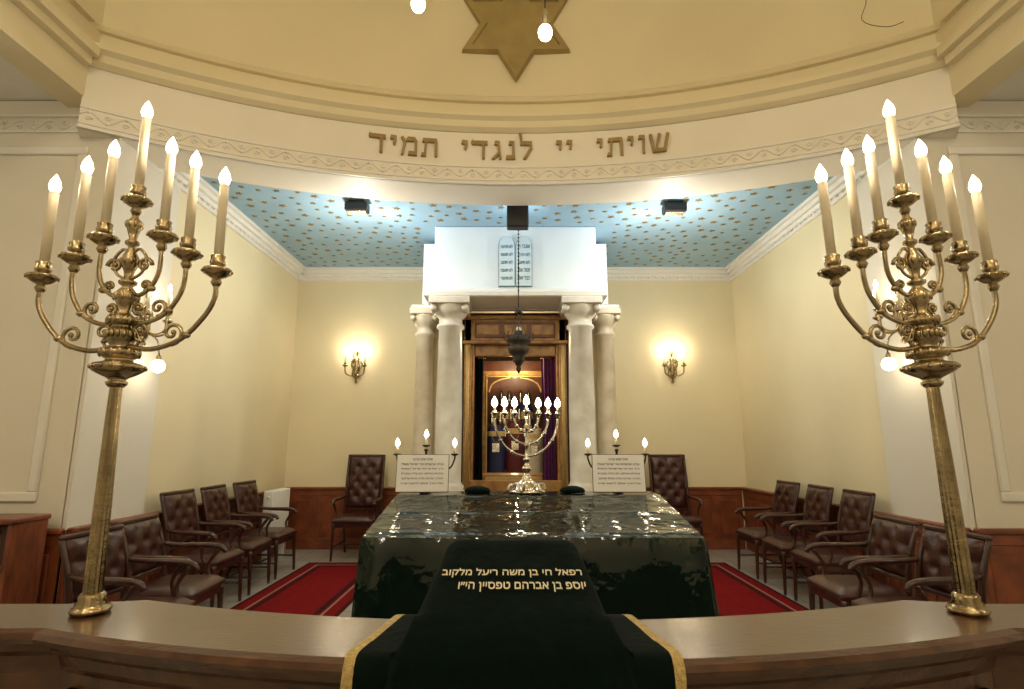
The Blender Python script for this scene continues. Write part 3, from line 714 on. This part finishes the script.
for (l,cx,w,h0,hh) in (('רפאל חי בן משה ריעל מלקוב',0.0,0.43,0.44,0.12),('יוסף בן אברהם טפסיין הי״ו',0.03,0.38,0.26,0.12)):
    vs,fs=text_data(heb(l),0.014,0.0)
    if vs:
        b.add([tuple(onslant(cx+x*w,h0+y*hh*1.0)+Vector((0,0,_*0.3))) for x,y,_ in vs],fs,'embroid')
b.done(fix=False)
RP=[(1.99,.55),(1.985,.80),(1.975,.862),(1.95,.868),(1.60,.868),(1.565,.862),(1.55,.83),(1.545,.72),(1.54,.42)]
b=MB('gold_edged_runner')
def run(u,v):
    y,z=poly([(p[0],p[1]) for p in RP],v); s=u*2-1
    f=min(1,max(0,(1.97-y)/0.37)); w=0.385*(1-f)+0.450*f
    if v>0.6: w+=0.02*(v-0.6)
    x=0.005+w*s
    if z<0.8: y+=0.006*math.sin(x*30)
    if y<1.7: y+=x*x/8.6
    return (x,y,z+0.002*nz(x,y,z,10))
b.grid(run,60,44,'velvet',kfn=lambda i,j:'goldbraid' if (i<2 or i>57 or j>41) else 'velvet')
b.done(fix=False)

# ---------------------------------------------------------------- chairs
def tuft(b,T,w,h,th,nx=4,nz_=4,k='leather'):
    o=b.T; b.T=o@T
    def hgt(u,v):
        e=min(u,1-u)*w; f=min(v,1-v)*h
        ed=min(1,e/0.04)**0.5*min(1,f/0.04)**0.5
        d=0
        for i in range(nx):
            for q in range(nz_):
                if (i+q)%2: continue
                px=(i+0.5)/nx;pz=(q+0.5)/nz_
                d=max(d,math.exp(-(((u-px)*w)**2+((v-pz)*h)**2)/0.0009))
        return th*ed*(1-0.5*d)
    b.grid(lambda u,v:((u-0.5)*w,hgt(u,v),(v-0.5)*h),26,26,k)
    b.box((0,-0.012,0),(w,0.028,h),k,bev=0.008)
    b.T=o
def chair(name,x,y,rz,seat=0.45,H=0.95,w=0.52,d=0.48,arms=True):
    b=MB(name); rake=0.07
    for s in (-1,1):
        xx=s*(w/2-0.03)
        b.tube([(xx,d/2-0.04,seat-0.05),(xx,d/2-0.03,seat*0.5),(xx+s*0.004,d/2-0.02,0.0)],[0.024,0.019,0.014],'chairwood',n=8)
        b.tube([(xx,-d/2-0.08,0.0),(xx,-d/2+0.01,seat*0.55),(xx,-d/2+0.02,seat),(xx,-d/2-0.01,seat+(H-seat)*0.5),(xx,-d/2-rake-0.01,H-0.02)],[0.015,0.019,0.022,0.019,0.016],'chairwood',n=8)
        b.sphere((xx,-d/2-rake-0.01,H-0.01),0.018,'chairwood',n=8)
        b.box((xx,0,seat-0.075),(0.03,d-0.06,0.06),'chairwood',bev=0.006)
        b.tube([(xx,-d/2-0.02,0.16),(xx,d/2-0.03,0.16)],0.010,'chairwood',sub=1,n=6)
        if arms:
            za=seat+0.21
            b.tube([(xx,-d/2+0.0,za+0.03),(xx+s*0.02,-d/4,za+0.015),(xx+s*0.03,d/6,za+0.01),(xx+s*0.02,d/2-0.06,za-0.005),(xx+s*0.02,d/2-0.03,za-0.04)],[0.015,0.018,0.022,0.020,0.016],'chairwood',n=8)
            b.tube([(xx+s*0.005,d/2-0.12,seat-0.03),(xx+s*0.012,d/2-0.15,seat+0.08),(xx+s*0.025,d/2-0.08,za-0.01)],[0.017,0.013,0.016],'chairwood',n=8)
    b.tube([(-w/2+0.03,0,0.16),(w/2-0.03,0,0.16)],0.010,'chairwood',sub=1,n=6)
    b.box((0,d/2-0.045,seat-0.075),(w-0.07,0.03,0.065),'chairwood',bev=0.006); b.box((0,-d/2+0.03,seat-0.075),(w-0.07,0.03,0.06),'chairwood',bev=0.006)
    b.box((0,0.0,seat-0.03),(w-0.02,d-0.02,0.05),'leather',bev=0.018,seg=2)
    def st_(u,v):
        e=min(1,min(u,1-u)*9)**0.6*min(1,min(v,1-v)*9)**0.6
        return ((u-0.5)*(w-0.03),(v-0.5)*(d-0.03),seat-0.012+0.04*e)
    b.grid(st_,14,14,'leather')
    bh=H-seat-0.10
    ang=math.atan2(rake,H-seat)
    T=Matrix.Translation((0,-d/2-0.035,seat+0.08+bh/2))@Matrix.Rotation(ang,4,'X')
    tuft(b,T,w-0.09,bh,0.045,5,max(4,int(bh/0.09)))
    b.box((0,-d/2-rake-0.01,H-0.01),(w-0.05,0.032,0.035),'chairwood',Matrix.Rotation(ang,4,'X'),bev=0.01)
    b.box((0,-d/2+0.0,seat+0.07),(w-0.08,0.03,0.03),'chairwood',bev=0.006)
    return b.done((x,y,0.0),rz,fix=True)
j=lambda:random.uniform(-0.06,0.06)
for (x,y) in ((-2.74,5.2),(-2.75,5.85),(-2.75,6.5)): chair('leather_armchair',x,y,-pi/2+j(),H=1.0)
chair('leather_armchair',-2.36,4.12,-pi/2+0.05,H=0.90); chair('leather_armchair',-2.25,3.52,-pi/2-0.04,H=0.90)
for (x,y) in ((2.84,5.2),(2.85,5.85),(2.85,6.5)): chair('leather_armchair',x,y,pi/2+j(),H=1.0)
chair('leather_armchair',2.42,4.12,pi/2-0.05,H=0.90); chair('leather_armchair',2.40,3.52,pi/2+0.04,H=0.90)
chair('high_back_armchair',-2.0,7.42,pi,seat=0.50,H=1.28,w=0.54,d=0.52); chair('high_back_armchair',2.13,7.42,pi,seat=0.50,H=1.28,w=0.54,d=0.52)

b=MB('radiator')
for i in range(9):
    b.box((0,-0.24+i*0.06,0.52),(0.13,0.045,0.68),'radiator',bev=0.018,seg=2)
b.tube([(0,-0.27,0.25),(0,0.27,0.25)],0.02,'radiator',sub=1); b.tube([(0,-0.27,0.78),(0,0.27,0.78)],0.02,'radiator',sub=1)
for y in (-0.24,0.24): b.box((0,y,0.1),(0.06,0.04,0.2),'radiator')
b.done((XL+0.22,7.25,0))
b=MB('low_bookcase')
b.box((0,0,0.93),(0.94,0.32,0.035),'wood',bev=0.008)
for x in (-0.44,0.44): b.box((x,0.01,0.46),(0.03,0.28,0.91),'wood')
b.box((0,0.14,0.46),(0.88,0.015,0.9),'wood')
for z in (0.06,0.36,0.64): b.box((0,0.0,z),(0.86,0.27,0.025),'wood')
for z0 in (0.0725,0.3725,0.6525):
    x=-0.41
    while x<0.38:
        w=random.uniform(0.025,0.05); h=random.uniform(0.17,0.24); b.box((x+w/2,0.03,z0+h/2),(w*0.94,0.17,h),random.choice(['rail','crimson','leather','royal']),bev=0.004); x+=w
b.done((-3.68,3.84,0))

def carpet(x0,x1,y0,y1):
    b=MB('red_carpet_runner'); b.box(((x0+x1)/2,(y0+y1)/2,0.006),(x1-x0,y1-y0,0.012),'carpet')
    for (i,w,k) in ((0.0,0.03,'carpetb'),(0.13,0.02,'carpetw'),(0.17,0.05,'carpetb')):
        for xx in (x0+i+w/2,x1-i-w/2): b.box((xx,(y0+y1)/2,0.0125),(w,y1-y0-2*i,0.003),k)
        for yy in (y0+i+w/2,y1-i-w/2): b.box(((x0+x1)/2,yy,0.0126),(x1-x0-2*i,w,0.003),k)
    return b.done()
carpet(-2.46,-1.46,4.5,7.05); carpet(1.54,2.58,4.5,7.05)

# ---------------------------------------------------------------- world, camera
w=bpy.data.worlds.new('World'); bpy.context.scene.world=w; w.use_nodes=True
w.node_tree.nodes['Background'].inputs[0].default_value=(1,0.85,0.65,1); w.node_tree.nodes['Background'].inputs[1].default_value=0.05
cam=bpy.data.cameras.new('camera'); cam.sensor_width=36; cam.lens=551/1024*36; cam.clip_start=0.05
co=bpy.data.objects.new('camera',cam); bpy.context.collection.objects.link(co)
co.location=(0,0,1.42); co.rotation_euler=(math.radians(100.3),0,0)
bpy.context.scene.camera=co
bpy.context.scene.view_settings.view_transform='Standard'
bpy.context.scene.view_settings.exposure=0.44
